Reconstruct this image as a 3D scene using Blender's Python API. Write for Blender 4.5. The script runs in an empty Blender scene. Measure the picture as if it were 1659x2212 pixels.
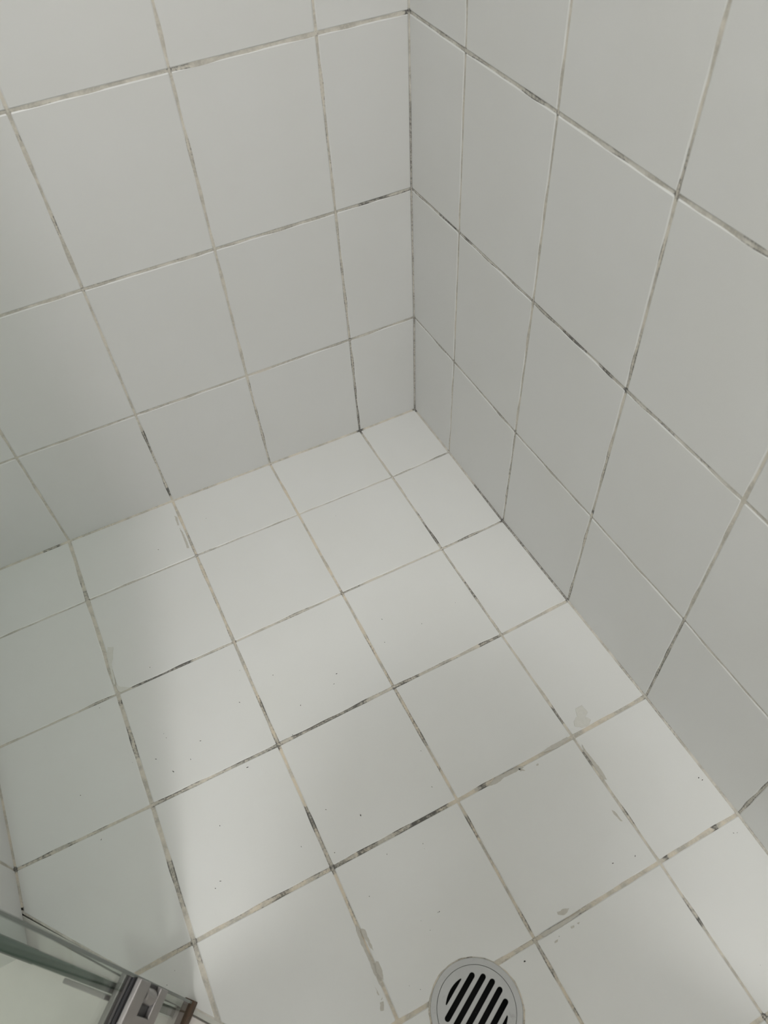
import bpy, bmesh, math, random
from mathutils import Vector, Matrix, noise

scene = bpy.context.scene
col = scene.collection

# ------------------------------------------------------------------ camera
CAM = Vector((0.54495, 1.04253, 1.13044))
ROWS = ((-0.890908, 0.451759, -0.046874), (0.380879, 0.686904, -0.618946), (-0.247416, -0.569277, -0.784034))
cd = bpy.data.cameras.new('camera')
cam = bpy.data.objects.new('camera', cd)
col.objects.link(cam)
r, d, f = (Vector(v).normalized() for v in ROWS)
cam.matrix_world = Matrix(((r.x, -d.x, -f.x, CAM.x), (r.y, -d.y, -f.y, CAM.y), (r.z, -d.z, -f.z, CAM.z), (0, 0, 0, 1)))
cd.sensor_fit = 'VERTICAL'
cd.sensor_height = 9.6
cd.lens = 1649.11 / 2212 * 9.6
cd.clip_start = 0.02
cd.dof.use_dof = True
cd.dof.focus_distance = 1.28
cd.dof.aperture_fstop = 2.0
scene.camera = cam
scene.cycles.use_light_tree = False
scene.cycles.adaptive_threshold = 0.025
scene.cycles.max_bounces = 6
scene.cycles.diffuse_bounces = 4
scene.cycles.glossy_bounces = 3
scene.cycles.transparent_max_bounces = 8
scene.cycles.caustics_reflective = False
scene.cycles.caustics_refractive = False

# ------------------------------------------------------------------ world, exposure
w = bpy.data.worlds.new('world')
scene.world = w
w.use_nodes = True
w.node_tree.nodes['Background'].inputs[0].default_value = (1, 1, 1, 1)
w.node_tree.nodes['Background'].inputs[1].default_value = 0.0
scene.view_settings.view_transform = 'Standard'
scene.view_settings.look = 'None'
scene.view_settings.gamma = 1
scene.view_settings.use_curve_mapping = False
scene.view_settings.exposure = 0.0
# ceiling lamp outside the shower, plus an added fill globe (fixtures built below)
SPOT_POS, SPOT_POWER, SPOT_R = (0.90, 1.55), 13.5, 0.055
GLOBE_POS, GLOBE_POWER, GLOBE_R = (0.86, 1.42), 29.0, 0.12

# ------------------------------------------------------------------ survey of the tiling (metres)
X = [0.0, 0.1354, 0.3356, 0.5358, 0.7357, 0.9355]
Y = [0.0, 0.1474, 0.3471, 0.5468, 0.7466, 0.9467, 1.1464, 1.3464]
Z = [0.0, 0.2342, 0.4845, 0.7348] + [0.7348 + 0.25 * k for k in range(1, 8)]
CEIL = Z[-1]
DISP = {(0, 0, 0): (4.4, 2.9, -4.7), (1, 0, 0): (-1.6, 3.7, -2.8), (0, 1, 0): (3.9, -0.5, -1.5), (1, 1, 0): (-1.0, 3.9, 0.0), (0, 2, 0): (3.9, -1.0, -1.2), (1, 2, 0): (-0.2, 1.1, 0.0), (2, 1, 0): (-2.9, 0.7, 0.0), (2, 2, 0): (-1.9, 0.1, 0.0), (0, 3, 0): (0.2, -1.2, 0.4), (0, 0, 1): (0.9, 2.2, -3.1), (1, 0, 1): (-1.7, 0.0, -3.6), (0, 1, 1): (0.0, 0.1, -3.2), (0, 2, 1): (0.0, -2.0, -5.0), (0, 3, 1): (0.0, 0.2, -0.6), (0, 2, 2): (0.0, 0.7, 0.6), (0, 2, 3): (0.0, 1.6, 0.1), (0, 3, 3): (0.0, -1.3, -2.0), (0, 3, 2): (0.0, 1.2, -0.6), (0, 4, 2): (0.0, -1.5, -0.2), (0, 4, 1): (0.0, 0.1, 3.5), (0, 4, 0): (-3.0, 0.1, 1.5), (1, 4, 0): (-1.3, 0.9, 0.0), (0, 5, 0): (-3.2, 0.7, 1.5), (1, 5, 0): (-1.6, 0.7, 0.0), (2, 5, 0): (1.1, 1.7, 0.0), (1, 6, 0): (1.2, -1.9, 0.0), (2, 4, 0): (0.0, 1.3, 0.0), (3, 4, 0): (-1.1, 0.1, 0.0), (3, 3, 0): (-0.4, 1.5, 0.0), (2, 3, 0): (0.1, 0.3, 0.0), (1, 3, 0): (-1.1, 1.4, 0.0), (3, 2, 0): (-0.5, 0.4, 0.0), (4, 0, 0): (1.7, -1.4, 1.6), (3, 0, 0): (-0.2, -1.2, 1.1), (4, 1, 0): (1.8, -2.6, 0.0), (3, 1, 0): (-0.6, -2.2, 0.0), (4, 2, 0): (-0.2, -0.3, 0.0), (4, 3, 0): (-0.6, -0.9, 0.0), (4, 4, 0): (-0.1, -1.7, 0.0), (5, 3, 0): (-1.7, -4.6, 0.0), (3, 0, 3): (1.8, 0.0, 0.7), (2, 0, 3): (2.1, 0.0, 2.1), (3, 0, 2): (1.5, 0.0, 1.5), (2, 0, 2): (1.1, 0.0, 0.3), (1, 0, 3): (1.3, 0.0, 2.7), (0, 0, 3): (-1.4, 0.2, 1.5), (1, 0, 2): (0.2, 0.0, -0.7), (0, 0, 2): (0.4, 0.2, -0.7), (0, 1, 3): (0.0, 4.0, 0.5), (0, 1, 2): (0.0, 2.7, 0.2), (4, 0, 1): (2.3, 0.0, 0.5), (3, 0, 1): (1.6, 0.0, 0.3), (2, 0, 1): (-0.0, 0.0, -1.6), (2, 0, 0): (-2.8, 0.9, -0.3)}
MOLD = [[704,345,0,617,347,0,0.95],[617,347,0,536,347,0,0.5],[735,415,0,735,459,0,0.66],[730,548,0,537,549,0,0.5],[712,548,0,689,547,0,0.8],[606,545,0,537,549,0,0.7],[536,463,0,535,489,0,0.8],[536,351,0,537,543,0,0.35],[533,153,0,535,340,0,0.42],[536,95,0,534,144,0,0.6],[736,102,0,737,108,0,0.66],[738,124,0,738,128,0,0.66],[737,136,0,737,140,0,0.66],[0,3966,4115,0,3968,4276,0.8],[779,-1,0,762,0,0,0.85],[765,142,0,738,144,0,0.35],[735,145,0,536,145,0,0.25],[533,145,0,376,150,0,0.45],[819,344,0,774,342,0,0.35],[736,361,0,735,366,0,0.8],[770,344,0,752,345,0,0.6],[534,548,0,336,548,0,0.42],[505,548,0,393,548,0,0.9],[538,498,0,537,544,0,0.5],[535,660,0,535,682,0,0.85],[536,689,0,535,743,0,0.55],[531,748,0,510,748,0,0.8],[489,747,0,472,748,0,0.85],[432,749,0,414,748,0,0.75],[403,747,0,377,748,0,1],[370,749,0,358,748,0,0.85],[683,746,0,536,747,0,0.45],[617,745,0,602,744,0,0.75],[553,746,0,543,746,0,0.7],[336,605,0,336,648,0,0.7],[334,552,0,336,599,0,0.45],[336,693,0,336,696,0,0.8],[335,449,0,335,474,0,0.6],[335,522,0,336,542,0,0.7],[325,549,0,297,549,0,0.8],[265,546,0,225,547,0,0.5],[170,547,0,144,547,0,0.85],[448,346,0,405,349,0,0.5],[331,347,0,306,348,0,0.7],[136,429,0,136,464,0,0.8],[136,464,0,135,543,0,0.45],[336,781,0,334,800,0,0.8],[338,843,0,337,879,0,0.4],[536,797,0,536,817,0,0.6],[135,283,0,135,327,0,0.9],[136,262,0,135,283,0,0.6],[119,349,0,5,346,0,0.55],[93,347,0,64,346,0,0.75],[133,152,0,8,149,0,0.45],[43,147,0,8,149,0,0.65],[3,253,0,4,345,0,0.85],[5,150,0,3,253,0,0.4],[3,356,0,-1,541,0,0.8],[0,1,227,4,6,0,0.6],[134,0,114,134,2,0,0.85],[132,0,225,134,0,114,0.6],[136,0,325,133,0,234,0.5],[0,147,222,0,141,136,0.5],[0,141,136,2,146,0,0.45],[0,3,228,0,147,230,0.65],[0,147,230,0,345,230,0.55],[0,345,230,0,547,234,0.5],[0,287,485,0,348,485,0.6],[0,348,485,0,427,484,0.5],[0,427,484,0,461,485,0.9],[275,0,233,134,0,231,0.45],[134,0,231,4,0,228,0.35],[0,346,226,0,344,139,0.6],[0,344,139,0,345,0,0.6],[0,548,229,0,546,8,0.5],[132,-3,0,134,5,0,1],[1,0,5,5,7,0,1],[8,345,0,3,346,0,1],[1,543,0,-2,546,0,1],[134,9,0,138,103,0,0.3],[136,351,0,133,455,0,0.55],[135,449,0,134,456,0,0.9],[4,0,738,0,3,738,1],[0,9,737,0,149,735,0.5],[119,0,485,7,0,483,0.55],[89,0,485,51,0,483,0.9],[0,5,483,0,150,485,0.6],[0,95,484,0,136,482,0.9],[0,1,658,0,2,612,0.5],[0,2,612,0,0,488,0.75],[0,0,483,0,0,231,0.6],[136,0,648,134,0,556,0.5],[136,0,735,136,0,648,0.3],[134,0,448,133,0,268,0.5],[307,0,485,136,0,484,0.4],[0,151,734,0,248,739,0.4],[0,173,735,0,192,736,0.7],[253,0,737,138,0,738,0.2],[0,151,484,0,285,486,0.55],[0,171,485,0,180,485,0.85],[735,638,0,736,692,0,0.66],[916,544,0,889,544,0,0.65],[934,542,0,916,544,0,0.4],[736,753,0,735,765,0,0.6],[757,745,0,740,745,0,0.6],[936,540,0,934,544,0,1],[826,544,0,808,545,0,0.5],[856,545,0,849,546,0,0.7],[933,563,0,932,609,0,0.5],[0,749,161,0,749,16,0.7],[-1,680,0,-3,744,0,0.55],[0,754,6,0,835,10,0.6],[0,835,10,0,920,10,0.3],[0,920,10,0,947,10,0.6],[0,950,11,-3,1005,0,0.5],[0,947,129,0,947,14,0.65],[0,946,12,0,949,11,1],[0,747,9,0,749,8,0.9],[133,779,0,133,789,0,0.9],[136,699,0,136,716,0,0.85],[132,870,0,135,886,0,0.6],[135,1027,0,135,1032,0,1],[136,1002,0,134,1018,0,0.6],[328,947,0,263,946,0,0.5],[295,748,0,224,750,0,0.45],[295,747,0,291,747,0,0.95],[336,780,0,336,800,0,0.8],[337,913,0,336,930,0,0.65],[337,961,0,338,990,0,0.6],[338,1026,0,336,1039,0,0.65],[136,1141,0,134,1147,0,0.9],[124,948,0,121,947,0,0.8],[39,949,0,36,949,0,0.8],[397,946,0,340,948,0,0.4],[0,4924,4469,0,5166,4675,1],[0,7544,6717,0,10656,9395,0.6],[537,0,188,535,0,146,0.85],[535,0,146,537,0,25,0.55],[538,0,33,537,0,23,0.95],[0,3968,4029,0,3978,4282,0.7],[0,3999,3687,0,3968,4029,0.35],[336,0,208,333,0,5,0.55],[730,0,0,647,3,0,0.5],[570,-1,0,565,-1,0,0.6],[471,-1,0,464,-2,0,0.7],[535,0,234,481,0,236,0.45],[481,0,236,390,0,233,0.35],[0,288,736,0,319,736,0.7],[0,319,736,0,349,735,0.5],[0,352,737,0,461,735,0.35],[0,456,734,0,466,735,0.6],[0,544,770,0,546,736,0.7],[0,547,682,0,544,615,0.55],[0,641,735,0,664,733,0.6],[0,289,486,0,348,485,0.6],[0,348,483,0,399,484,0.6],[0,347,731,0,348,686,0.4],[0,544,567,0,548,487,0.6],[0,547,482,0,547,485,1],[0,424,484,0,444,483,0.8],[0,502,485,0,515,485,0.85],[0,611,485,0,627,486,0.8],[0,673,484,0,687,486,0.6],[0,547,365,0,549,325,0.6],[0,546,246,0,548,245,1],[0,550,110,-3,543,0,0.65],[0,550,484,0,611,485,0.45],[0,747,233,0,747,164,0.7],[0,397,224,0,447,230,0.5],[536,0,736,478,0,733,0.3],[333,0,738,318,0,737,0.6],[538,0,707,538,0,703,0.6],[538,0,592,538,0,581,0.7],[537,0,486,474,0,485,0.45],[474,0,485,338,0,485,0.3],[0,6308,4382,0,13355,8730,0.5],[338,0,645,340,0,612,0.45]]
SMEAR = [[[1057,7116],[938,7118],[926,7254],[1000,7299],[953,7375],[1051,7439],[1149,7410],[1235,7341],[1191,7265],[1103,7228]],[[2928,9332],[2826,9340],[2747,9366],[2797,9395],[2873,9407],[2927,9359]],[[2871,9557],[2820,9559],[2823,9587],[2867,9583]],[[2769,9561],[2731,9564],[2751,9588]],[[3151,9599],[3092,9596],[3107,9626],[3152,9622]],[[1503,8601],[1475,8639],[1462,8805],[1486,8787],[1506,8668]],[[2871,7497],[2715,7449],[2494,7452],[2309,7463],[2245,7512],[2472,7516],[2601,7494],[2668,7526],[2791,7521]],[[1880,7454],[1724,7418],[1565,7428],[1429,7425],[1391,7465],[1533,7477],[1679,7496],[1827,7472]],[[2081,7558],[2033,7559],[2038,7581],[2071,7582]],[[2339,7484],[2288,7520],[2262,7568],[2330,7535]],[[1299,7618],[1306,7742],[1281,8068],[1301,8226],[1331,8200],[1344,8019],[1342,7723]],[[3257,9442],[3032,9449],[2750,9461],[2632,9460],[2679,9485],[2895,9501],[3235,9494]],[[5334,8320],[5283,8356],[5289,8499],[5287,8632],[5313,8581],[5323,8482],[5342,8434]],[[5326,8744],[5290,8768],[5292,8885],[5319,8988],[5346,8930],[5358,8870]],[[5370,8247],[5350,8296],[5364,8479],[5363,8648],[5362,8795],[5386,8927],[5371,9041],[5390,8996],[5399,8849],[5394,8669],[5405,8477],[5391,8314]],[[5448,8989],[5443,9040],[5439,9112],[5460,9096]],[[5469,9175],[5424,9186],[5460,9282],[5509,9266]],[[5427,9144],[5414,9146],[5436,9169],[5444,9161]],[[7284,2556],[7194,2597],[7245,2773],[7309,2913],[7339,3273],[7371,3289],[7349,2926],[7332,2690]],[[5441,371],[5399,431],[5426,645],[5454,629]],[[5441,691],[5418,807],[5410,1012],[5426,1243],[5462,1236],[5449,990]],[[7342,3287],[7280,3371],[7137,3464],[7307,3472],[7336,3424]]]
SPECK = [[6755,3259],[6883,4477],[6868,4561],[7109,4815],[6929,5125],[7446,4702],[6635,5066],[8279,4830],[7676,3572],[5653,4536],[5453,4013],[4926,725],[5939,1004],[5907,5582],[6410,4856],[5001,4351],[2974,4269],[2418,4663],[1714,4573],[3129,4683],[4185,4962],[4075,4821],[4806,5042],[5105,5430],[5002,4350],[4699,7009],[5112,6702],[5632,7010],[5247,7300],[4087,7762],[4101,7831],[5059,8026],[4603,7655],[3472,6580],[3590,7128],[5649,4538],[4304,8617],[4324,8618],[8273,4834],[8153,5609],[7819,7773],[7681,7665],[6562,6205],[6798,6916],[6891,6974],[137,8824],[112,8873],[230,9640],[183,9660],[1017,11023],[3611,9612],[3060,9579],[1596,9252],[1917,9186],[2743,1841],[4519,8755],[3608,9613],[4573,8603],[5057,9186],[4950,9285]]

# ------------------------------------------------------------------ helpers
def tag(o, label=None, cat=None, group=None, kind=None):
    for k, v in (('label', label), ('category', cat), ('group', group), ('kind', kind)):
        if v:
            o[k] = v
    return o

def mesh(name, verts, faces, mat=None, parent=None, smooth=False):
    me = bpy.data.meshes.new(name)
    me.from_pydata([tuple(v) for v in verts], [], faces)
    me.update()
    if mat:
        for m in (mat if isinstance(mat, (list, tuple)) else [mat]):
            me.materials.append(m)
    if smooth:
        for p in me.polygons:
            p.use_smooth = True
    o = bpy.data.objects.new(name, me)
    col.objects.link(o)
    if parent:
        o.parent = parent
    return o

def from_bm(name, bm, mat=None, parent=None, smooth=False):
    me = bpy.data.meshes.new(name)
    bmesh.ops.recalc_face_normals(bm, faces=bm.faces)
    bm.to_mesh(me)
    bm.free()
    if mat:
        for m in (mat if isinstance(mat, (list, tuple)) else [mat]):
            me.materials.append(m)
    if smooth:
        for p in me.polygons:
            p.use_smooth = True
    o = bpy.data.objects.new(name, me)
    col.objects.link(o)
    if parent:
        o.parent = parent
    return o

def prism(name, poly, z0, z1, mat=None, parent=None, bevel=0.0, frame=None):
    """extrude a 2-D outline from z0 to z1; frame maps (a, b, c) to world"""
    bm = bmesh.new()
    fr = frame or (lambda a, b, c: Vector((a, b, c)))
    lo = [bm.verts.new(fr(a, b, z0)) for a, b in poly]
    hi = [bm.verts.new(fr(a, b, z1)) for a, b in poly]
    n = len(poly)
    bm.faces.new(lo[::-1])
    bm.faces.new(hi)
    for i in range(n):
        bm.faces.new((lo[i], lo[(i + 1) % n], hi[(i + 1) % n], hi[i]))
    if bevel:
        bmesh.ops.recalc_face_normals(bm, faces=bm.faces)
        bmesh.ops.bevel(bm, geom=list(bm.edges), offset=bevel, segments=2, profile=0.5, affect='EDGES')
    return from_bm(name, bm, mat, parent)

def box(name, lo, hi, mat=None, parent=None, bevel=0.0):
    return prism(name, [(lo[0], lo[1]), (hi[0], lo[1]), (hi[0], hi[1]), (lo[0], hi[1])], lo[2], hi[2], mat, parent, bevel)

def lathe(name, prof, centre, mat=None, parent=None, seg=48, smooth=True):
    verts, faces = [], []
    n = len(prof)
    for s in range(seg):
        a = 2 * math.pi * s / seg
        for rr, zz in prof:
            verts.append((centre[0] + rr * math.cos(a), centre[1] + rr * math.sin(a), centre[2] + zz))
    for s in range(seg):
        t = (s + 1) % seg
        for k in range(n - 1):
            faces.append((s * n + k, t * n + k, t * n + k + 1, s * n + k + 1))
    o = mesh(name, verts, faces, mat, parent, smooth)
    if smooth:
        o.data.set_sharp_from_angle(angle=math.radians(35))
    return o

# ------------------------------------------------------------------ materials
def new_mat(name):
    m = bpy.data.materials.new(name)
    m.use_nodes = True
    nt = m.node_tree
    return m, nt, nt.nodes['Principled BSDF'], nt.nodes['Material Output']

def N(nt, typ, **kw):
    n = nt.nodes.new(typ)
    for k, v in kw.items():
        if k in ('ins',):
            for a, b in v.items():
                n.inputs[a].default_value = b
        else:
            setattr(n, k, v)
    return n

def mixc(nt, fac, a, b, blend='MIX'):
    n = nt.nodes.new('ShaderNodeMix')
    n.data_type = 'RGBA'
    n.blend_type = blend
    for sock, v in ((n.inputs[0], fac), (n.inputs[6], a), (n.inputs[7], b)):
        if hasattr(v, 'is_linked') or isinstance(v, bpy.types.NodeSocket):
            nt.links.new(v, sock)
        else:
            sock.default_value = v
    return n.outputs[2]

def math_n(nt, op, a, b=None, clamp=False):
    n = nt.nodes.new('ShaderNodeMath')
    n.operation = op
    n.use_clamp = clamp
    for i, v in enumerate((a, b)):
        if v is None:
            continue
        if isinstance(v, bpy.types.NodeSocket):
            nt.links.new(v, n.inputs[i])
        else:
            n.inputs[i].default_value = v
    return n.outputs[0]

def smooth_n(nt, v, lo, hi):
    n = nt.nodes.new('ShaderNodeMapRange')
    n.interpolation_type = 'SMOOTHSTEP'
    n.inputs[1].default_value = lo
    n.inputs[2].default_value = hi
    nt.links.new(v, n.inputs[0])
    return n.outputs[0]

def noise_n(nt, vec, scale, detail=3, rough=0.55):
    n = nt.nodes.new('ShaderNodeTexNoise')
    n.inputs['Scale'].default_value = scale
    n.inputs['Detail'].default_value = detail
    n.inputs['Roughness'].default_value = rough
    nt.links.new(vec, n.inputs['Vector'])
    return n.outputs['Fac']

def tile_mat(name, base, rough, wav=0.06):
    m, nt, b, out = new_mat(name)
    geo = N(nt, 'ShaderNodeNewGeometry')
    info = N(nt, 'ShaderNodeObjectInfo')
    pos = geo.outputs['Position']
    c2 = tuple(x * 0.965 for x in base) + (1,)
    col1 = mixc(nt, info.outputs['Random'], base + (1,), c2)
    # faint soap film clouds and fine dust
    cl = noise_n(nt, pos, 7, 2, 0.5)
    col2 = mixc(nt, cl, col1, (base[0] * .945, base[1] * .94, base[2] * .92, 1))
    nt.links.new(col2, b.inputs['Base Color'])
    b.inputs['Roughness'].default_value = rough
    b.inputs['Specular IOR Level'].default_value = 0.42
    bp = N(nt, 'ShaderNodeBump', ins={'Strength': wav, 'Distance': 0.004})
    nt.links.new(noise_n(nt, pos, 11, 1, 0.4), bp.inputs['Height'])
    nt.links.new(bp.outputs[0], b.inputs['Normal'])
    return m

def grout_mat():
    m, nt, b, out = new_mat('grout')
    geo = N(nt, 'ShaderNodeNewGeometry')
    pos = geo.outputs['Position']
    at = N(nt, 'ShaderNodeAttribute', attribute_name='mold')
    ac = N(nt, 'ShaderNodeAttribute', attribute_name='across')
    warm = N(nt, 'ShaderNodeAttribute', attribute_name='warm')
    c0 = mixc(nt, warm.outputs['Fac'], (.62, .615, .58, 1), (.72, .63, .49, 1))
    c1 = mixc(nt, smooth_n(nt, noise_n(nt, pos, 38, 4), .38, .66), c0, (.47, .45, .40, 1))
    c2 = mixc(nt, math_n(nt, 'MULTIPLY', smooth_n(nt, noise_n(nt, pos, 300, 3), .45, .7), .45), c1, (.74, .71, .62, 1))
    # mould: surveyed streaks broken up by noise, plus dirt along the tile edges
    n1 = noise_n(nt, pos, 260, 5, .68)
    n2 = noise_n(nt, pos, 60, 4, .6)
    s = math_n(nt, 'ADD', math_n(nt, 'MULTIPLY', at.outputs['Fac'], .80), math_n(nt, 'MULTIPLY', math_n(nt, 'SUBTRACT', n1, .5), 1.15))
    s = math_n(nt, 'ADD', s, math_n(nt, 'MULTIPLY', math_n(nt, 'SUBTRACT', n2, .5), .55))
    edge = math_n(nt, 'MULTIPLY', smooth_n(nt, ac.outputs['Fac'], .45, .95), .24)
    s = math_n(nt, 'ADD', s, edge)
    dark = smooth_n(nt, s, .40, .95)
    c3 = mixc(nt, math_n(nt, 'MULTIPLY', dark, .93), c2, (.085, .082, .078, 1))
    nt.links.new(c3, b.inputs['Base Color'])
    b.inputs['Roughness'].default_value = .8
    bp = N(nt, 'ShaderNodeBump', ins={'Strength': .5, 'Distance': .0006})
    nt.links.new(noise_n(nt, pos, 500, 3), bp.inputs['Height'])
    nt.links.new(bp.outputs[0], b.inputs['Normal'])
    return m

def plain(name, c, rough=.5, metal=0.0, var=0.06, scale=20, spec=.5):
    m, nt, b, out = new_mat(name)
    tc = N(nt, 'ShaderNodeNewGeometry')
    nz = noise_n(nt, tc.outputs['Position'], scale, 4)
    cc = mixc(nt, nz, tuple(min(1, x * (1 + var)) for x in c) + (1,), tuple(x * (1 - var) for x in c) + (1,))
    nt.links.new(cc, b.inputs['Base Color'])
    b.inputs['Roughness'].default_value = rough
    b.inputs['Metallic'].default_value = metal
    b.inputs['Specular IOR Level'].default_value = spec
    return m

def glass_mat(name, tint):
    m, nt, b, out = new_mat(name)
    nt.nodes.remove(b)
    lw = N(nt, 'ShaderNodeLayerWeight')
    fr = math_n(nt, 'MULTIPLY_ADD', math_n(nt, 'POWER', lw.outputs['Facing'], 5.0), .96)
    nt.nodes[-1].inputs[2].default_value = .04
    nt.nodes[-2].inputs[2].default_value = .04
    tr = N(nt, 'ShaderNodeBsdfTransparent')
    geo = N(nt, 'ShaderNodeNewGeometry')
    film = noise_n(nt, geo.outputs['Position'], 30, 4)
    nt.links.new(mixc(nt, film, tint + (1,), tuple(x * .95 for x in tint) + (1,)), tr.inputs[0])
    gl = N(nt, 'ShaderNodeBsdfGlossy', ins={'Roughness': .03})
    mx = N(nt, 'ShaderNodeMixShader')
    nt.links.new(fr, mx.inputs[0])
    nt.links.new(tr.outputs[0], mx.inputs[1])
    nt.links.new(gl.outputs[0], mx.inputs[2])
    nt.links.new(mx.outputs[0], out.inputs[0])
    return m

def emit_mat(name, c, s):
    m, nt, b, out = new_mat(name)
    b.inputs['Base Color'].default_value = (.9, .9, .9, 1)
    b.inputs['Emission Color'].default_value = c + (1,)
    b.inputs['Emission Strength'].default_value = s
    return m

def steel_mat():
    m, nt, b, out = new_mat('brushed_steel')
    geo = N(nt, 'ShaderNodeNewGeometry')
    pos = geo.outputs['Position']
    st = smooth_n(nt, noise_n(nt, pos, 70, 5, .65), .58, .74)
    c = mixc(nt, math_n(nt, 'MULTIPLY', st, .35), (.40, .405, .40, 1), (.22, .22, .215, 1))
    nt.links.new(c, b.inputs['Base Color'])
    b.inputs['Metallic'].default_value = .85
    nt.links.new(math_n(nt, 'MULTIPLY_ADD', noise_n(nt, pos, 40, 4), .2), b.inputs['Roughness'])
    nt.nodes[-1].inputs[2].default_value = .33
    return m

M = {
    'wall_tile': tile_mat('wall_tile', (.74, .745, .735), .30),
    'floor_tile': tile_mat('floor_tile', (.80, .805, .79), .42, .05),
    'bath_tile': tile_mat('bath_tile', (.80, .76, .72), .35),
    'grout': grout_mat(),
    'smear': plain('dried_grout', (.56, .54, .485), .85, 0, .12, 200),
    'smear_pale': plain('pale_dried_grout', (.69, .685, .635), .7, 0, .08, 200),
    'speck': plain('dark_speck', (.06, .055, .05), .8),
    'mortar': plain('mortar', (.45, .43, .38), .9),
    'paint': plain('white_paint', (.78, .775, .75), .6, 0, .02, 6),
    'ceil': plain('ceiling_paint', (.82, .82, .80), .8, 0, .02, 6),
    'sill': plain('sill_stone', (.86, .81, .77), .35, 0, .05, 25),
    'trim': plain('trim_strip', (.60, .60, .55), .4, 0, .06, 60),
    'gap': plain('dirty_gap', (.30, .29, .26), .9),
    'glass': glass_mat('clear_glass', (.935, .972, .95)),
    'glass_edge': plain('glass_edge', (.055, .10, .08), .15),
    'door_edge': plain('door_glass_edge', (.13, .15, .135), .2),
    'seal': plain('brown_seal', (.075, .042, .022), .6, 0, .25, 90),
    'rubber': plain('black_rubber', (.012, .013, .016), .5),
    'chrome': plain('satin_chrome', (.30, .288, .28), .36, .9, .05, 60),
    'bright': plain('polished_chrome', (.86, .88, .88), .14, 1.0, .02, 60),
    'steel': steel_mat(),
    'well': plain('drain_well', (.008, .008, .008), .9),  # near-black: shade of a deep well put into the colour
    'lamp_body': plain('lamp_housing', (.85, .85, .84), .4),
}

# ------------------------------------------------------------------ surfaces of the shower
def bil(us, vs, node, a, b):
    def cell(t, arr):
        for k in range(len(arr) - 1):
            if t <= arr[k + 1] or k == len(arr) - 2:
                return k, min(1.0, max(0.0, (t - arr[k]) / (arr[k + 1] - arr[k])))
    i, p = cell(a, us)
    j, q = cell(b, vs)
    z = Vector((0, 0, 0))
    for di, wi in ((0, 1 - p), (1, p)):
        for dj, wj in ((0, 1 - q), (1, q)):
            t = DISP.get(node(i + di, j + dj))
            if t:
                z += Vector(t) * (wi * wj / 1000)
    return z

def P_floor(a, b, h=0.0):
    return Vector((a, b, h)) + bil(X, Y, lambda i, j: (i, j, 0), a, b)

def P_back(a, b, h=0.0):
    return Vector((a, h, b)) + bil(X, Z, lambda i, k: (i, 0, k), a, b)

def P_right(a, b, h=0.0):
    return Vector((h, a, b)) + bil(Y, Z, lambda j, k: (0, j, k), a, b)

def P_left(a, b, h=0.0):
    return Vector((X[5] - h, a, b)) + (bil(Y, Z, lambda j, k: (5, j, k), a, b))

# entrance line of the floor (diagonal), unit normal pointing out of the shower
LDIR = Vector((math.cos(math.radians(130)), math.sin(math.radians(130))))
LN = Vector((LDIR.y, -LDIR.x))
LC = LN.dot(Vector((0.9323, 0.6098)))
DRAIN = Vector((0.4437, 0.9799))
DR = 0.0573

def clip(poly, n, c, keep_less=True):
    out = []
    s = 1 if keep_less else -1
    m = len(poly)
    for i in range(m):
        p, q = Vector(poly[i]), Vector(poly[(i + 1) % m])
        dp, dq = s * (n.dot(p) - c), s * (n.dot(q) - c)
        if dp <= 0:
            out.append((p.x, p.y))
        if (dp < 0 < dq) or (dq < 0 < dp):
            t = dp / (dp - dq)
            x = p.lerp(q, t)
            out.append((x.x, x.y))
    return out

def cut_circle(poly, c, rad):
    """remove a disc that crosses the outline twice"""
    m = len(poly)
    inside = [(Vector(p) - c).length < rad for p in poly]
    cross = []
    for i in range(m):
        p, q = Vector(poly[i]), Vector(poly[(i + 1) % m])
        dd = q - p
        A, B, C = dd.dot(dd), 2 * dd.dot(p - c), (p - c).dot(p - c) - rad * rad
        disc = B * B - 4 * A * C
        if disc > 0:
            for t in sorted(((-B - disc ** .5) / (2 * A), (-B + disc ** .5) / (2 * A))):
                if 0 <= t <= 1:
                    cross.append((i, t, p + dd * t))
    if len(cross) != 2:
        return poly
    cross.sort(key=lambda k: (k[0], k[1]))
    (i0, t0, a), (i1, t1, b) = cross
    mid = a.lerp(b, .5)
    # arc from a to b through the tile side: choose the arc whose middle lies in the outline
    a0 = math.atan2(*(a - c).yx)
    a1 = math.atan2(*(b - c).yx)
    cen = sum((Vector(p) for p in poly), Vector((0, 0))) / m
    best = None
    for k in (-1, 0, 1):
        da = a1 - a0 + 2 * math.pi * k
        if abs(da) > 2 * math.pi:
            continue
        am = a0 + da / 2
        pm = c + rad * Vector((math.cos(am), math.sin(am)))
        dist = (pm - cen).length
        if best is None or dist < best[0]:
            best = (dist, da)
    da = best[1]
    arc = [c + rad * Vector((math.cos(a0 + da * s / 20), math.sin(a0 + da * s / 20))) for s in range(1, 20)]
    out = [tuple(p) for p in poly[:i0 + 1]] + [tuple(a)] + [tuple(p) for p in arc] + [tuple(b)] + [tuple(p) for p in poly[i1 + 1:]]
    return out

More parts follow.
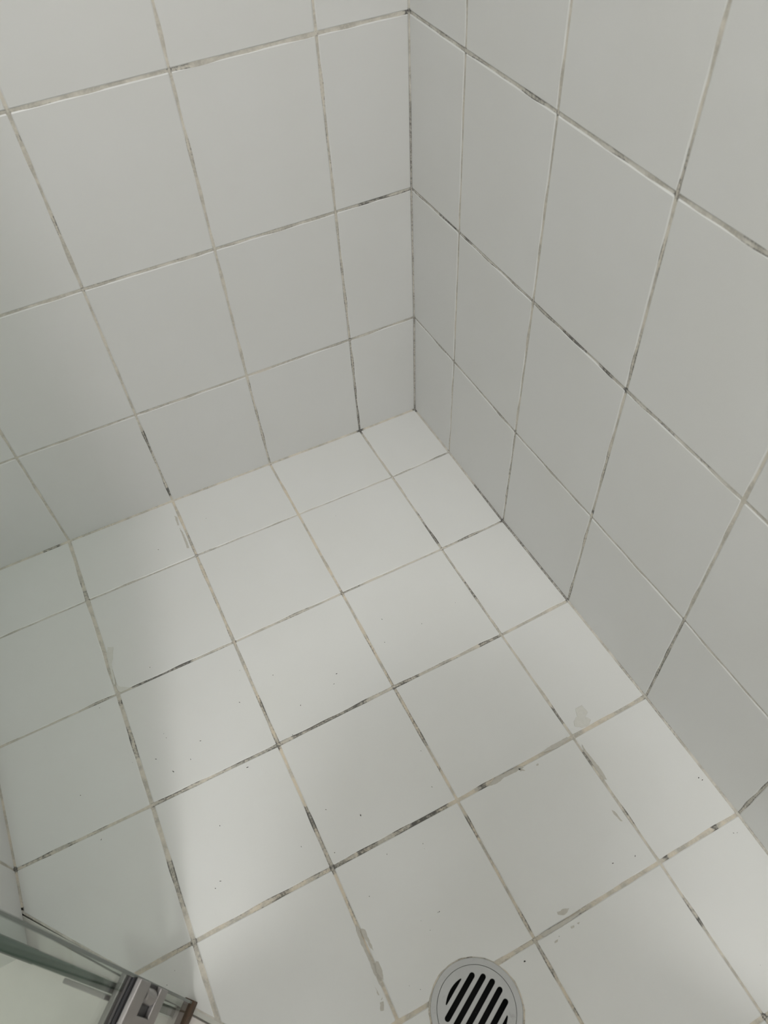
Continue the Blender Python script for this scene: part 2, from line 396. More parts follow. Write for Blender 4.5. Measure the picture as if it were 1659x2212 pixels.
def inset(poly, dist):
    m = len(poly)
    area = sum(poly[i][0] * poly[(i + 1) % m][1] - poly[(i + 1) % m][0] * poly[i][1] for i in range(m))
    s = 1 if area > 0 else -1
    out = []
    for i in range(m):
        p0, p1, p2 = Vector(poly[i - 1]), Vector(poly[i]), Vector(poly[(i + 1) % m])
        e1, e2 = (p1 - p0), (p2 - p1)
        if e1.length < 1e-9 or e2.length < 1e-9:
            out.append(tuple(p1))
            continue
        n1 = Vector((-e1.y, e1.x)).normalized() * s
        n2 = Vector((-e2.y, e2.x)).normalized() * s
        bis = n1 + n2
        if bis.length < 1e-6:
            bis = n1
        bis.normalize()
        k = dist / max(.4, bis.dot(n1))
        out.append(tuple(p1 + bis * k))
    return out

def rrect(a0, a1, b0, b1, rr=.0011):
    return [(a0 + rr, b0), (a1 - rr, b0), (a1, b0 + rr), (a1, b1 - rr), (a1 - rr, b1), (a0 + rr, b1), (a0, b1 - rr), (a0, b0 + rr)]

RND = random.Random(4)
def tile(poly, P, mat, parent, name='tile', lift=None, bev=.0013):
    h = RND.uniform(-.00025, .00025) if lift is None else lift
    tx, ty = RND.uniform(-.0012, .0012), RND.uniform(-.0012, .0012)   # hand-laid: each tile is a hair out of true
    m = len(poly)
    ca = sum(p[0] for p in poly) / m
    cb = sum(p[1] for p in poly) / m
    ins = inset(poly, bev)
    verts = []
    for pl, hh in ((poly, -.006), (poly, -.0009), (ins, 0.0)):
        for a, b in pl:
            verts.append(P(a, b, hh + (0 if hh < -.005 else h + tx * (a - ca) + ty * (b - cb))))
    faces = []
    for k in range(2):
        for i in range(m):
            j = (i + 1) % m
            faces.append((k * m + i, k * m + j, (k + 1) * m + j, (k + 1) * m + i))
    faces.append(tuple(range(2 * m, 3 * m)))
    bm = bmesh.new()
    vs = [bm.verts.new(v) for v in verts]
    for fc in faces:
        bm.faces.new([vs[i] for i in fc])
    return from_bm(name, bm, mat, parent)

MOLD_V = [(Vector(t[0:3]) / 1000, Vector(t[3:6]) / 1000, t[6]) for t in MOLD]
def mold_at(p):
    best = 0.0
    for a, b, s in MOLD_V:
        ab = b - a
        l2 = ab.length_squared
        t = 0 if l2 < 1e-9 else max(0, min(1, (p - a).dot(ab) / l2))
        dd = (p - (a + ab * t)).length
        r0, r1 = (.0065, .0115) if l2 > 6.4e-5 else (.0028, .0055)
        if dd < r1:
            k = 1 - max(0, dd - r0) / (r1 - r0)
            best = max(best, s * k)
    return best

class Grout:
    """all joints of one surface, with dirt attributes along them"""
    def __init__(self):
        self.v, self.f, self.m, self.a, self.w = [], [], [], [], []
    def strip(self, fn, length, sect, warm=.5, step=.004):
        """fn(s, k) -> world point for cross-section index k at arclength s; sect = across values 0..1"""
        n = max(2, int(length / step))
        base = len(self.v)
        c = len(sect)
        for i in range(n + 1):
            s = length * i / n
            pts = [fn(s, k) for k in range(c)]
            md = mold_at(pts[c // 2])
            for k in range(c):
                self.v.append(pts[k]); self.m.append(md); self.a.append(sect[k]); self.w.append(warm)
        for i in range(n):
            for k in range(c - 1):
                o = base + i * c + k
                self.f.append((o, o + 1, o + c + 1, o + c))
    def build(self, parent):
        o = mesh('grout', self.v, self.f, M['grout'], parent, True)
        for nm, arr in (('mold', self.m), ('across', self.a), ('warm', self.w)):
            at = o.data.attributes.new(nm, 'FLOAT', 'POINT')
            at.data.foreach_set('value', arr)
        bm = bmesh.new(); bm.from_mesh(o.data)
        bm.to_mesh(o.data); bm.free()
        return o

def joint(g, P, axis, at, t0, t1, width, warm, rec=-.0007):
    hw = width / 2
    offs = (-hw - .0015, -hw, -hw * .3, hw * .3, hw, hw + .0015)
    dep = (-.0009, -.0008, rec - .0002, rec - .0002, -.0008, -.0009)
    def fn(s, k):
        t = t0 + s
        wob = .0005 * math.sin(t * 61 + at * 40) * (1 if 0 < k < 5 else 0)
        lev = .0003 * math.sin(t * 90 + at * 77) + .0003 * math.sin(t * 37 + at * 13)
        a, b = (at + offs[k] + wob, t) if axis == 0 else (t, at + offs[k] + wob)
        return P(a, b, dep[k] + lev)
    g.strip(fn, t1 - t0, (1, .95, .2, .2, .95, 1), warm)

def fillet(g, fn3, length, size, warm):
    """caulk in an inner corner; fn3(s, p, q): p along one surface, q along the other"""
    k3 = ((size, -.0006), (size * .75, .0004), (size * .3, size * .3), (.0004, size * .75), (-.0006, size))
    g.strip(lambda s, k: fn3(s, *k3[k]), length, (1, .6, .0, .6, 1), warm)

# joint widths (m)
GX = [.003, .0034, .0038, .0042, .0058, .003]
GY = [.003, .0026, .0034, .0044, .0054, .0050, .0044, .004]
GZ = [.003] + [.0036, .0038, .0042] + [.004] * 8
GV = .0034
# ------------------------------------------------------------------ room shell
T = .10
wall_back = box('wall_back', (-T, -T, -.06), (2.5, -.0058, CEIL), M['paint'])
tag(wall_back, 'white tiled back wall of the shower, left of the inner corner', kind='structure')
wall_right = box('wall_right', (-T, 0.001, -.06), (-.0058, 2.9, CEIL), M['paint'])
tag(wall_right, 'white tiled side wall of the shower, right of the inner corner', kind='structure')
NIB = 0.655
wall_left = box('wall_left', (X[5] + .0058, .001, -.06), (1.045, NIB, CEIL), M['paint'])
tag(wall_left, 'short white tiled wall beside the glass, at the left edge', kind='structure')
wall_front = box('wall_front', (-T, 2.8, -.06), (2.5, 2.9, CEIL), M['paint'])
tag(wall_front, 'plain painted bathroom wall behind the viewer', kind='structure')
wall_side = box('wall_side', (2.4, 0, -.06), (2.5, 2.8, CEIL), M['paint'])
tag(wall_side, 'plain painted bathroom wall far to the left', kind='structure')
ceiling = box('ceiling', (-T, -T, CEIL), (2.5, 2.9, CEIL + .08), M['ceil'])
tag(ceiling, 'plain white bathroom ceiling', kind='structure')
sh_poly = clip([(0, 0), (X[5], 0), (X[5], 1.3464), (0, 1.3464)], LN, LC)
def slab_with_drain(name, poly, z0, z1, mat):
    bm = bmesh.new()
    for keep in (True, False):
        pl = cut_circle(clip(poly, Vector((0, 1)), DRAIN.y, keep), DRAIN, DR - .006)
        lo = [bm.verts.new((a, b, z0)) for a, b in pl]
        hi = [bm.verts.new((a, b, z1)) for a, b in pl]
        bm.faces.new(lo[::-1])
        bm.faces.new(hi)
        for i in range(len(pl)):
            j = (i + 1) % len(pl)
            bm.faces.new((lo[i], lo[j], hi[j], hi[i]))
    return from_bm(name, bm, mat)
floor = slab_with_drain('floor', sh_poly, -.03, -.0058, M['mortar'])
tag(floor, 'white tiled shower floor with stained grout sloping to a round drain', kind='structure')
bath_floor = box('floor_bathroom', (-T, -T, -.10), (2.5, 2.9, -.031), M['bath_tile'])
tag(bath_floor, 'pale pinkish bathroom floor outside the glass', kind='structure')

# --- floor tiles
for i in range(5):
    for j in range(7):
        a0 = X[i] + (GX[i] / 2 if i else .0014)
        a1 = X[i + 1] - (GX[i + 1] / 2 if i < 4 else .0014)
        b0 = Y[j] + (GY[j] / 2 if j else .0014)
        b1 = Y[j + 1] - (GY[j + 1] / 2)
        pl = clip(rrect(a0, a1, b0, b1), LN, LC - .0005)
        if len(pl) < 3:
            continue
        # skip slivers
        if sum(pl[k][0] * pl[(k + 1) % len(pl)][1] - pl[(k + 1) % len(pl)][0] * pl[k][1] for k in range(len(pl))) < 4e-4:
            continue
        if i == 2 and j in (4, 5):
            pl = cut_circle(pl, DRAIN, DR + .0012)
        tile(pl, P_floor, M['floor_tile'], floor)
g = Grout()
for i in range(1, 5):
    yl = min(1.3464, (LC - LN.x * X[i]) / LN.y - .001)
    joint(g, P_floor, 0, X[i], .001, yl, GX[i], (0, .45, .8, .85, .45)[i])
for j in range(1, 7):
    xl = min(X[5], (LC - LN.y * Y[j]) / LN.x - .001)
    if j == 5:
        joint(g, P_floor, 1, Y[j], .001, DRAIN.x - .048, GY[j], .7, -.0008)
        joint(g, P_floor, 1, Y[j], DRAIN.x + .048, xl, GY[j], .8, -.0008)
    else:
        joint(g, P_floor, 1, Y[j], .001, xl, GY[j], (0, .2, .4, .5, .75, .7, .5)[j], -.0008)
fillet(g, lambda s, p, q: P_floor(s, p, q), X[5], .0026, .5)
fillet(g, lambda s, p, q: P_floor(p, s, q), 1.3464, .0026, .25)
fillet(g, lambda s, p, q: P_floor(X[5] - p, s, q), .60, .003, .6)
# ring of dirty sealant round the drain
rs = []
def ringfn(s, k):
    a = s / (DR + .001)
    rr = DR + (-.0012, .0004, .0016, .0026)[k] + .0009 * (k > 1) * math.sin(a * 7 + 1) * math.sin(a * 17)
    return P_floor(DRAIN.x + rr * math.cos(a), DRAIN.y + rr * math.sin(a), (-.0004, .0003, .00025, -.0009)[k])
g.strip(ringfn, 2 * math.pi * (DR + .001), (1, .9, .8, .7), .7)
for k in range(len(g.m) - 4 * 80, len(g.m)):
    g.m[k] = .38 + .25 * math.sin(k * .05)
def edgefn(s, k):
    p = LN * LC + LDIR * (S0 - .008 + s) + LN * (-.0022, -.0004, .0010)[k]
    return P_floor(p.x, p.y, (-.0007, .0001, -.0004)[k])
S0 = LDIR.dot(Vector((0.9323, 0.6098)))
g.strip(edgefn, .9, (.5, .2, .5), .2)
g.build(floor)

# --- dried grout smeared on the tiles, specks of dirt
for si, pl in enumerate(SMEAR):
    pts = [(a / 1e4, b / 1e4) for a, b in pl]
    cx = sum(p[0] for p in pts) / len(pts)
    cy = sum(p[1] for p in pts) / len(pts)
    dense = []
    for i in range(len(pts)):
        p, q = Vector(pts[i]), Vector(pts[(i + 1) % len(pts)])
        nn = max(1, int((q - p).length / .0025))
        for s in range(nn):
            t = p.lerp(q, s / nn)
            dense.append((t.x + RND.uniform(-.0005, .0005), t.y + RND.uniform(-.0005, .0005)))
    bm = bmesh.new()
    lo = [bm.verts.new(P_floor(a, b, -.0002)) for a, b in dense]
    hi = [bm.verts.new(P_floor(cx + (a - cx) * .97, cy + (b - cy) * .97, .00045)) for a, b in dense]
    bm.faces.new(hi)
    for i in range(len(lo)):
        j = (i + 1) % len(lo)
        bm.faces.new((lo[i], lo[j], hi[j], hi[i]))
    from_bm('grout_smear', bm, M['smear_pale' if si in (0, 18, 21) else 'smear'], floor)
v, fcs = [], []
for a, b in SPECK:
    n0 = len(v)
    rr, an = RND.uniform(.0004, .0010), RND.uniform(0, 6.28)
    el = RND.uniform(1, 2.2)
    for k in range(6):
        t = k * math.pi / 3
        dx, dy = rr * el * math.cos(t), rr * math.sin(t) / el ** .5
        v.append(P_floor(a / 1e4 + dx * math.cos(an) - dy * math.sin(an), b / 1e4 + dx * math.sin(an) + dy * math.cos(an), 0))
    v.append(P_floor(a / 1e4, b / 1e4, .0008))
    for k in range(6):
        fcs.append((n0 + k, n0 + (k + 1) % 6, n0 + 6))
tag(mesh('dirt_specks', v, fcs, M['speck'], floor), kind='stuff')

# --- wall tiles
def wall_tiles(P, us, gu, parent, umax=None, endgap=.0014):
    for i in range(len(us) - 1):
        for k in range(len(Z) - 1):
            a0 = us[i] + (gu / 2 if i else .0012)
            a1 = us[i + 1] - (gu / 2 if i < len(us) - 2 else endgap)
            b0 = Z[k] + (GZ[k] / 2 if k else .0014)
            b1 = Z[k + 1] - GZ[k + 1] / 2
            tile(rrect(a0, a1, b0, b1), P, M['wall_tile'], parent, bev=.0015)

wall_tiles(P_back, X, GV, wall_back)
wall_tiles(P_right, Y, GV, wall_right, endgap=0)
YL = Y[:4] + [NIB]
wall_tiles(P_left, YL, GV, wall_left, endgap=0)

g = Grout()
for i in range(1, 5):
    joint(g, P_back, 0, X[i], .001, CEIL - .001, GV, .38)
for k in range(1, len(Z) - 1):
    joint(g, P_back, 1, Z[k], .001, X[5] - .001, GZ[k], .3, -.0008)
fillet(g, lambda s, p, q: P_back(p, s, q), CEIL - .001, .0016, .2)
g.build(wall_back)
g = Grout()
for j in range(1, 7):
    joint(g, P_right, 0, Y[j], .001, CEIL - .001, GV, .38)
for k in range(1, len(Z) - 1):
    joint(g, P_right, 1, Z[k], .001, Y[7], GZ[k], .15, -.0008)
g.build(wall_right)
g = Grout()
for j in range(1, 4):
    joint(g, P_left, 0, Y[j], .001, CEIL - .001, GV, .38)
for k in range(1, len(Z) - 1):
    joint(g, P_left, 1, Z[k], .001, NIB, GZ[k], .4, -.0008)
g.build(wall_left)

# --- threshold along the entrance
def along(s, o, z):
    p = LN * LC + LDIR * s + LN * o
    return Vector((p.x, p.y, z))
S0 = LDIR.dot(Vector((0.9323, 0.6098)))
trim = prism('trim_1', [(S0 - .012, -.0003), (S0 + .93, -.0003), (S0 + .93, .0055), (S0 - .012, .0055)], -.03, -.0003, M['trim'],
             bevel=.0006, frame=lambda a, b, c: along(a, b, c))
tag(trim, 'thin pale edging strip along the slanted edge of the shower floor', kind='structure')
sill = prism('trim_2', [(S0 - .004, .0075), (S0 + .93, .0075), (S0 + .93, .115), (S0 - .06, .115)], -.03, -.004, M['sill'],
             bevel=.001, frame=lambda a, b, c: along(a, b, c))
tag(sill, 'pinkish pale stone sill outside the shower edge by the door', kind='structure')
gapo = prism('joint_gap', [(S0, .0053), (S0 + .93, .0053), (S0 + .93, .0078), (S0, .0078)], -.03, -.006, M['gap'], trim,
             frame=lambda a, b, c: along(a, b, c))
# bathroom floor tiles beyond the sill
for i in range(5):
    for j in range(5):
        a0, a1, b0, b1 = .0 + .6 * i, .6 + .6 * i, .05 + .6 * j, .65 + .6 * j
        a1, b1 = min(a1, 2.4), min(b1, 2.8)
        if a1 - a0 < .05 or b1 - b0 < .05:
            continue
        pl = [(a0 + .001, b0 + .001), (a1 - .001, b0 + .001), (a1 - .001, b1 - .001), (a0 + .001, b1 - .001)]
        pl = clip(pl, LN, LC + .117, False)
        if len(pl) < 3:
            continue
        tile(pl, lambda a, b, h: Vector((a, b, h * 3 - .012)), M['bath_tile'], bath_floor, lift=0)

# ------------------------------------------------------------------ drain
drain = bpy.data.objects.new('floor_drain', None)
col.objects.link(drain)
drain.location = (DRAIN.x, DRAIN.y, 0)
tag(drain, 'round stainless steel floor drain with slotted grate at the bottom of the picture', 'drain')
DZ = P_floor(DRAIN.x, DRAIN.y).z
lathe('frame_ring', [(.0493, -.02), (.0493, .0001), (.0496, .0005), (.0567, .0005), (DR, .0001), (DR, -.004)], (0, 0, DZ), M['steel'], drain, 96, False)
sa = math.radians(27.2)
du, dv = Vector((math.cos(sa), math.sin(sa))), Vector((math.sin(sa), -math.cos(sa)))
cu = bpy.data.curves.new('grate', 'CURVE')
cu.dimensions = '2D'
cu.fill_mode = 'BOTH'
cu.extrude = .0009
cu.bevel_depth = .0003
cu.bevel_resolution = 1
def spl(pts):
    s = cu.splines.new('POLY')
    s.points.add(len(pts) - 1)
    for p, q in zip(s.points, pts):
        p.co = (q[0], q[1], 0, 1)
    s.use_cyclic_u = True
spl([(.0488 * math.cos(2 * math.pi * k / 96), .0488 * math.sin(2 * math.pi * k / 96)) for k in range(96)])
RS = .0378
for off in (-.0244, -.0122, 0, .0122, .0244):
    hl = (RS ** 2 - off ** 2) ** .5 - .0005
    wv = .0037
    pts = [Vector((hl + wv * math.cos(t), off + wv * math.sin(t))) for t in [math.pi * (k / 8 - .5) for k in range(9)]]
    pts += [Vector((-hl - wv * math.cos(t), off - wv * math.sin(t))) for t in [math.pi * (k / 8 - .5) for k in range(9)]]
    spl([tuple(du * p.x + dv * p.y) for p in pts])
for s in (-1, 1):
    pts = [Vector((t, s * ((.0403 ** 2 - t * t) ** .5 - .0018))) for t in [-.0172 + .0344 * k / 10 for k in range(11)]]
    pts += [Vector((t, s * .0328)) for t in (.0178, .016, 0, -.016, -.0178)]
    spl([tuple(du * p.x + dv * p.y) for p in pts])
tmp = bpy.data.objects.new('tmp_grate', cu)
col.objects.link(tmp)
bpy.context.view_layer.update()
gm = bpy.data.meshes.new_from_object(tmp.evaluated_get(bpy.context.evaluated_depsgraph_get()))
bpy.data.objects.remove(tmp)
gm.name = 'grate'
gm.materials.clear()
gm.materials.append(M['steel'])
grate = bpy.data.objects.new('grate', gm)
col.objects.link(grate)
grate.parent = drain
grate.location = (0, 0, DZ - .0006)
lathe('drain_well', [(.0493, -.003), (.047, -.024), (.0001, -.0245)], (0, 0, DZ), M['well'], drain, 48)

# ------------------------------------------------------------------ glass door (open outwards), hinge, fixed panel
E0 = Vector((0.7557, 0.8115))
DA = math.radians(44.0)
DD = Vector((math.cos(DA), math.sin(DA)))           # along the open door, away from the hinge
DN = Vector((-DD.y, DD.x))                          # towards the doorway
def dfr(a, b, c):                                   # a along the door, b out of its face, c up
    p = E0 + DD * a + DN * b
    return Vector((p.x, p.y, c))
TOP = 1.95
door = bpy.data.objects.new('shower_door', None)
col.objects.link(door)
tag(door, 'green-tinted glass shower door standing open at the lower left, metal hinge low on its edge', 'shower door')
def pane(name, fr, L, th, z0, z1, parent, edge):
    o = prism(name, [(0, -th), (L, -th), (L, 0), (0, 0)], z0, z1, [M['glass'], edge], parent, frame=fr)
    for p in o.data.polygons:
        p.material_index = 0 if p.area > .2 else 1
    return o
pane('glass_pane', dfr, .60, .008, .014, TOP, door, M['door_edge'])
prism('edge_strip', [(-.0006, -.0082), (.0026, -.0082), (.0026, .0006), (-.0006, .0006)], .0158, TOP, M['door_edge'], door, 0, dfr)
prism('bottom_seal', [(-.002, -.0105), (.60, -.0105), (.60, .0035), (-.002, .0035)], .0005, .0155, M['seal'], door, .001, dfr)
hinge = bpy.data.objects.new('hinge', None)
col.objects.link(hinge)
hinge.parent = door
hinge['label'] = 'chrome glass hinge with a notched plate and round knuckle'
HZ0, HZ1, NZ0, NZ1, ND, HW = .147, .246, .173, .213, .030, .062
U = [(0, HZ0), (HW, HZ0), (HW, HZ1), (0, HZ1), (0, NZ1), (ND, NZ1), (ND, NZ0), (0, NZ0)]
def hfr(b0):
    return lambda a, c, b: dfr(a + .0005, b, c)
prism('hinge_plate', U, .0015, .0075, M['chrome'], hinge, .0012, hfr(0))
prism('hinge_plate', U, -.0155, -.0095, M['chrome'], hinge, .0012, hfr(0))
prism('gasket_shadow', [(.002, HZ0 - .001), (HW + .001, HZ0 - .001), (HW + .001, HZ1 + .007), (.002, HZ1 + .007)], -.0001, .0014, M['rubber'], hinge, 0, hfr(0))  # rubber pad; its overhang on top stands in for a shadow line
prism('notch_shade', [(.0006, NZ0 - .001), (ND + .001, NZ0 - .001), (ND + .001, NZ1 + .001), (.0006, NZ1 + .001)], .0015, .0022, M['rubber'], hinge, 0, hfr(0))  # black sheet stands in for the shade inside the open notch
# knuckle: upright barrel in the notch with a neck to the fixed leaf
ka = dfr(.0125, .0005, 0)
lathe('knuckle', [(.0001, NZ0 + .004), (.0065, NZ0 + .004), (.0082, NZ0 + .006), (.0082, NZ1 - .006), (.0065, NZ1 - .004), (.0001, NZ1 - .004)],
      (ka.x, ka.y, 0), M['chrome'], hinge, 32)
prism('pivot_pin', [(.0035 * math.cos(k * math.pi / 8), .0035 * math.sin(k * math.pi / 8)) for k in range(16)], NZ0 - .002, NZ1 + .002, M['bright'], hinge, 0,
      lambda a, b, c: Vector((ka.x + a, ka.y + b, c)))

FA = math.radians(-44.5)
FD = Vector((math.cos(FA), math.sin(FA)))           # fixed panel runs away from the doorway to the short wall
FN = Vector((-FD.y, FD.x))
F0 = Vector((CAM.x, CAM.y)) + FD * .332
def ffr(a, b, c):
    p = F0 + FD * a + FN * b
    return Vector((p.x, p.y, c))
FL = (NIB - F0.y) / FD.y - .008
panel = bpy.data.objects.new('glass_panel', None)
col.objects.link(panel)
tag(panel, 'narrow fixed glass panel seen edge-on as a dark green band behind the open door', 'glass panel')
o = prism('glass_pane', [(0, -.005), (FL, -.005), (FL, .005), (0, .005)], .002, TOP, [M['glass'], M['glass_edge']], panel, frame=ffr)
for p in o.data.polygons:
    p.material_index = 0 if p.area > .2 else 1
prism('sealant_bead', [(0.001, -.0075), (FL, -.0075), (FL, .0075), (0.001, .0075)], -.004, .0035, M['trim'], panel, .001, ffr)
prism('wall_channel', [(FL - .006, -.009), (FL + .007, -.009), (FL + .007, .009), (FL - .006, .009)], -.003, TOP, M['chrome'], panel, .001, ffr)
# fixed leaf of the hinge, clamped on the panel
prism('hinge_leaf', [(.002, .0065), (.05, .0065), (.05, .0115), (.002, .0115)], HZ0, HZ1, M['chrome'], hinge, .001, ffr)

# ------------------------------------------------------------------ ceiling lamp and added fill globe
def lamp(name, xy, rad, power, colr, label, globe=False):
    e = bpy.data.objects.new(name, None)
    col.objects.link(e)
    e.location = (xy[0], xy[1], CEIL)
    tag(e, label, 'ceiling lamp')
    if globe:
        lathe('base_plate', [(.0005, -.03), (.05, -.03), (.075, -.012), (.08, 0)], (0, 0, 0), M['lamp_body'], e)
        lathe('stem', [(.0005, -.034), (.016, -.034), (.016, -.03)], (0, 0, 0), M['chrome'], e, 24)
        ld = bpy.data.lights.new('fill_light', 'POINT')
        ld.shadow_soft_size = rad
        z = -.036 - rad
    else:
        lathe('housing', [(rad + .004, -.028), (rad + .012, -.026), (rad + .014, -.006), (rad + .014, 0)], (0, 0, 0), M['lamp_body'], e)
        lathe('diffuser', [(rad + .006, -.024), (rad, -.030), (rad * .8, -.034), (.0005, -.036)], (0, 0, 0), M['lamp_body'], e)
        ld = bpy.data.lights.new('lamp_light', 'AREA')
        ld.shape = 'DISK'
        ld.size = 2 * rad
        z = -.038
    ld.energy = power
    ld.color = colr
    lo = bpy.data.objects.new(ld.name, ld)
    col.objects.link(lo)
    lo.parent = e
    lo.location = (0, 0, z)
    return e
lamp('ceiling_spotlight', SPOT_POS, SPOT_R, SPOT_POWER, (1, .995, .985), 'small round recessed ceiling light near the shower entrance')
lamp('fill_globe', GLOBE_POS, GLOBE_R, GLOBE_POWER, (1, .995, .985), 'added opal fill globe on the bathroom ceiling, out of view', True)  # added out of view to raise the soft ambient light

# ------------------------------------------------------------------ the person taking the picture, leaning in at the entrance
PB = Vector((0.82, 1.50, -.012))
PF = Vector((-.45, -.893, 0)).normalized()
PR = Vector((PF.y, -PF.x, 0))
CR, CDN, CF = r.copy(), d.copy(), f.copy()          # camera axes: right, down, forward
def pp(fw, rt, z):
    return PB + PF * fw + PR * rt + Vector((0, 0, z))
def cc(x, y, z):
    return CAM + CR * x + CDN * y + CF * z
def skin(name, pts, edges, root, mat, parent, sub=2):
    me = bpy.data.meshes.new(name)
    me.from_pydata([p[0] for p in pts], edges, [])
    o = bpy.data.objects.new(name, me)
    col.objects.link(o)
    o.parent = parent
    o.modifiers.new('skin', 'SKIN').use_smooth_shade = True
    for k, p in enumerate(pts):
        sv = me.skin_vertices[0].data[k]
        sv.radius = p[1] if isinstance(p[1], tuple) else (p[1], p[1])
        sv.use_root = (k == root)
    s = o.modifiers.new('sub', 'SUBSURF')
    s.levels = s.render_levels = sub
    me.materials.append(mat)
    return o
M['skin'] = plain('skin', (.58, .38, .29), .5, 0, .05, 30)
M['shirt'] = plain('shirt_cotton', (.50, .36, .33), .9, 0, .08, 60)
M['jeans'] = plain('denim', (.07, .09, .14), .9, 0, .15, 120)
M['hair'] = plain('hair', (.03, .022, .016), .9, 0, .3, 150)
M['eye'] = plain('eye', (.75, .74, .72), .2, 0, .02)
person = bpy.data.objects.new('person', None)
col.objects.link(person)
tag(person, 'person in a dusty pink shirt leaning in at the shower entrance, holding up a phone', 'person')
B = [(pp(0, 0, .95), .12), (pp(.04, 0, 1.10), .115), (pp(.10, 0, 1.27), .13), (pp(.15, 0, 1.39), .10), (pp(.185, 0, 1.46), .047),
     (pp(.225, 0, 1.535), (.060, .066)), (pp(.240, 0, 1.60), (.080, .090)), (pp(.235, 0, 1.655), (.066, .075)), (pp(.275, 0, 1.505), .030), (pp(.318, 0, 1.575), .010), (pp(.335, 0, 1.553), .013)]
Ed = [(0, 1), (1, 2), (2, 3), (3, 4), (4, 5), (5, 6), (6, 7), (5, 8), (6, 9), (9, 10)]
SH = [(pp(-.005, 0, .86), .172), (pp(.035, 0, 1.08), .148), (pp(.10, 0, 1.27), .152), (pp(.15, 0, 1.395), .115)]
SE = [(0, 1), (1, 2), (2, 3)]
TR = [(pp(0, 0, .97), .130), (pp(0, 0, .90), .135)]
TE = [(0, 1)]
for s in (-1, 1):
    elbow = pp(.26, s * .25, 1.10)
    wrist = cc(s * .072, .155, -.055)
    n = len(B)
    B += [(pp(.14, s * .12, 1.385), .065), (pp(.15, s * .185, 1.35), .052), (elbow, .040), (wrist, .025), (cc(s * .060, .115, -.026), (.016, .026))]
    Ed += [(3, n), (n, n + 1), (n + 1, n + 2), (n + 2, n + 3), (n + 3, n + 4)]
    palm = n + 4
    for y, reach in ((.078, .014), (.095, .008), (.112, .010), (.127, .018)):
        k = len(B)
        B += [(cc(s * .054, y, -.012), .0085), (cc(s * .046, y - .003, .004), .008), (cc(s * (reach + .012), y - .005, .0055), .0075), (cc(s * reach, y - .006, .0045), .006)]
        Ed += [(palm, k), (k, k + 1), (k + 1, k + 2), (k + 2, k + 3)]
    k = len(B)
    B += [(cc(s * .048, .098, -.032), .0105), (cc(s * .033, .082, -.026), .009), (cc(s * .020, .068, -.022), .0075)]
    Ed += [(palm, k), (k, k + 1), (k + 1, k + 2)]
    n = len(B)
    B += [(pp(0, s * .09, .86), .09), (pp(.03, s * .10, .50), .058), (pp(-.02, s * .11, .10), .040), (pp(.09, s * .125, .045), .032), (pp(.16, s * .13, .04), .024)]
    Ed += [(0, n), (n, n + 1), (n + 1, n + 2), (n + 2, n + 3), (n + 3, n + 4)]
    n = len(SH)
    SH += [(pp(.14, s * .12, 1.39), .078), (pp(.15, s * .188, 1.352), .064), (pp(.15, s * .19, 1.352).lerp(elbow, .65), .056)]
    SE += [(3, n), (n, n + 1), (n + 1, n + 2)]
    n = len(TR)
    TR += [(pp(0, s * .095, .85), .105), (pp(.03, s * .10, .50), .074), (pp(-.02, s * .11, .12), .060)]
    TE += [(1, n), (n, n + 1), (n + 1, n + 2)]
skin('body', B, Ed, 0, M['skin'], person)
skin('shirt', SH, SE, 0, M['shirt'], person)
skin('trousers', TR, TE, 0, M['jeans'], person)
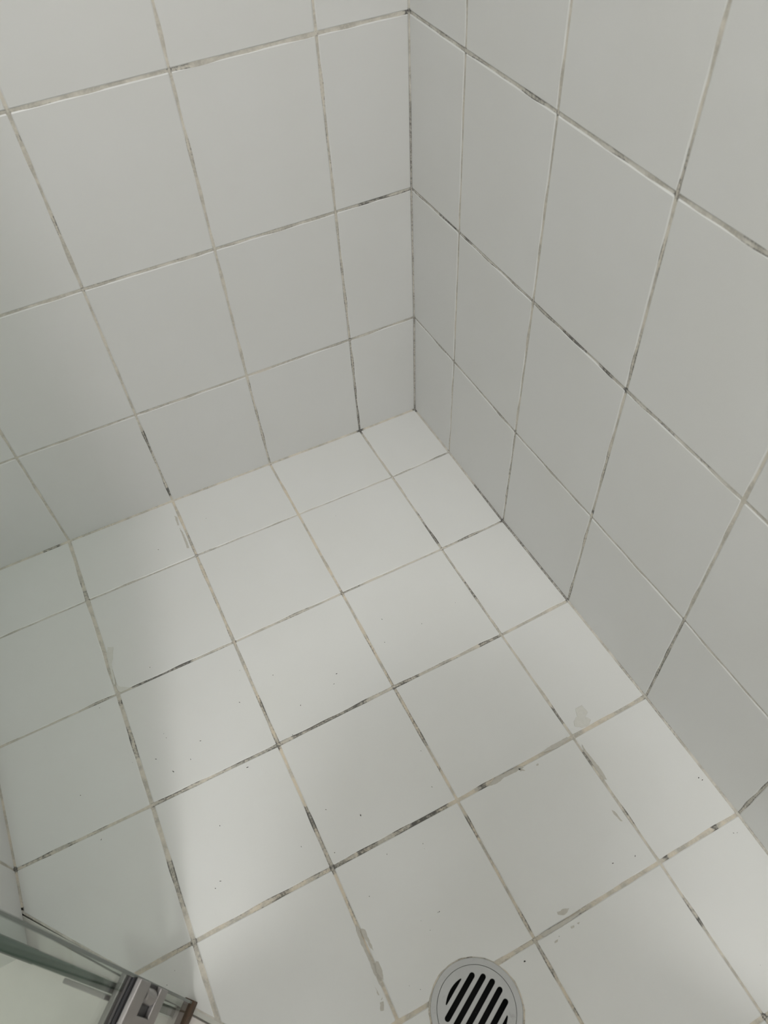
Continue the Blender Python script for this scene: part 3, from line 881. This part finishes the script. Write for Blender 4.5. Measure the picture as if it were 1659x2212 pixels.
for s in (-1, 1):
    skin('shoe', [(pp(-.06, s * .11, .045), (.045, .045)), (pp(.03, s * .115, .05), (.045, .05)), (pp(.12, s * .128, .042), (.042, .04)), (pp(.18, s * .132, .036), (.034, .028))],
         [(0, 1), (1, 2), (2, 3)], 0, M['rubber'], person)
    bm = bmesh.new()
    bmesh.ops.create_uvsphere(bm, u_segments=12, v_segments=8, radius=.0105, matrix=Matrix.Translation(pp(.306, s * .030, 1.592)))
    from_bm('eye', bm, M['eye'], person, True)
    bm = bmesh.new()
    bmesh.ops.create_uvsphere(bm, u_segments=10, v_segments=6, radius=.0055, matrix=Matrix.Translation(pp(.3125, s * .030, 1.591)))
    from_bm('iris', bm, M['hair'], person, True)
    bm = bmesh.new()
    bmesh.ops.create_uvsphere(bm, u_segments=12, v_segments=6, radius=1, matrix=Matrix.Translation(pp(.314, s * .031, 1.612)) @ Matrix.Rotation(math.atan2(PF.y, PF.x), 4, 'Z') @ Matrix.Diagonal((.006, .017, .0035, 1)))
    from_bm('eyebrow', bm, M['hair'], person, True)
    bm = bmesh.new()
    bmesh.ops.create_uvsphere(bm, u_segments=12, v_segments=8, radius=1, matrix=Matrix.Translation(pp(.235, s * .083, 1.575)) @ Matrix.Rotation(math.atan2(PF.y, PF.x), 4, 'Z') @ Matrix.Diagonal((.02, .012, .032, 1)))
    from_bm('ear', bm, M['skin'], person, True)
bm = bmesh.new()
bmesh.ops.create_uvsphere(bm, u_segments=24, v_segments=16, radius=1, matrix=Matrix.Translation(pp(.225, 0, 1.625)) @ Matrix.Rotation(math.atan2(PF.y, PF.x), 4, 'Z') @ Matrix.Diagonal((.108, .092, .105, 1)))
cut = pp(.27, 0, 1.60)
bmesh.ops.bisect_plane(bm, geom=list(bm.verts) + list(bm.edges) + list(bm.faces), plane_co=cut, plane_no=(PF * .75 + Vector((0, 0, -.66))), clear_outer=True)
from_bm('hair', bm, M['hair'], person, True)
bm = bmesh.new()
bmesh.ops.create_uvsphere(bm, u_segments=12, v_segments=8, radius=1, matrix=Matrix.Translation(pp(.292, 0, 1.522)) @ Matrix.Rotation(math.atan2(PF.y, PF.x), 4, 'Z') @ Matrix.Diagonal((.010, .022, .006, 1)))
from_bm('mouth', bm, plain('lips', (.45, .22, .19), .4), person, True)
phone = bpy.data.objects.new('phone', None)
col.objects.link(phone)
tag(phone, 'dark smartphone held upright in both hands above the shower floor', 'phone')
def phfr(a, b, c):
    return cc(a, b, c)
def rr_poly(w2, y0, y1, rad):
    out = []
    for cx, cy, a0 in ((w2 - rad, y0 + rad, -90), (w2 - rad, y1 - rad, 0), (-w2 + rad, y1 - rad, 90), (-w2 + rad, y0 + rad, 180)):
        for k in range(5):
            t = math.radians(a0 + 22.5 * k)
            out.append((cx + rad * math.cos(t), cy + rad * math.sin(t)))
    return out
prism('phone_body', rr_poly(.037, -.018, .140, .010), -.0135, -.006, M['rubber'], phone, 0, phfr)
prism('screen', rr_poly(.0345, -.0155, .1375, .008), -.0140, -.0134, plain('screen_glass', (.02, .02, .025), .1), phone, 0, phfr)
prism('lens_bump', [(.011 * math.cos(k * math.pi / 10), .011 * math.sin(k * math.pi / 10)) for k in range(20)], -.0062, -.0035, M['chrome'], phone, 0, phfr)
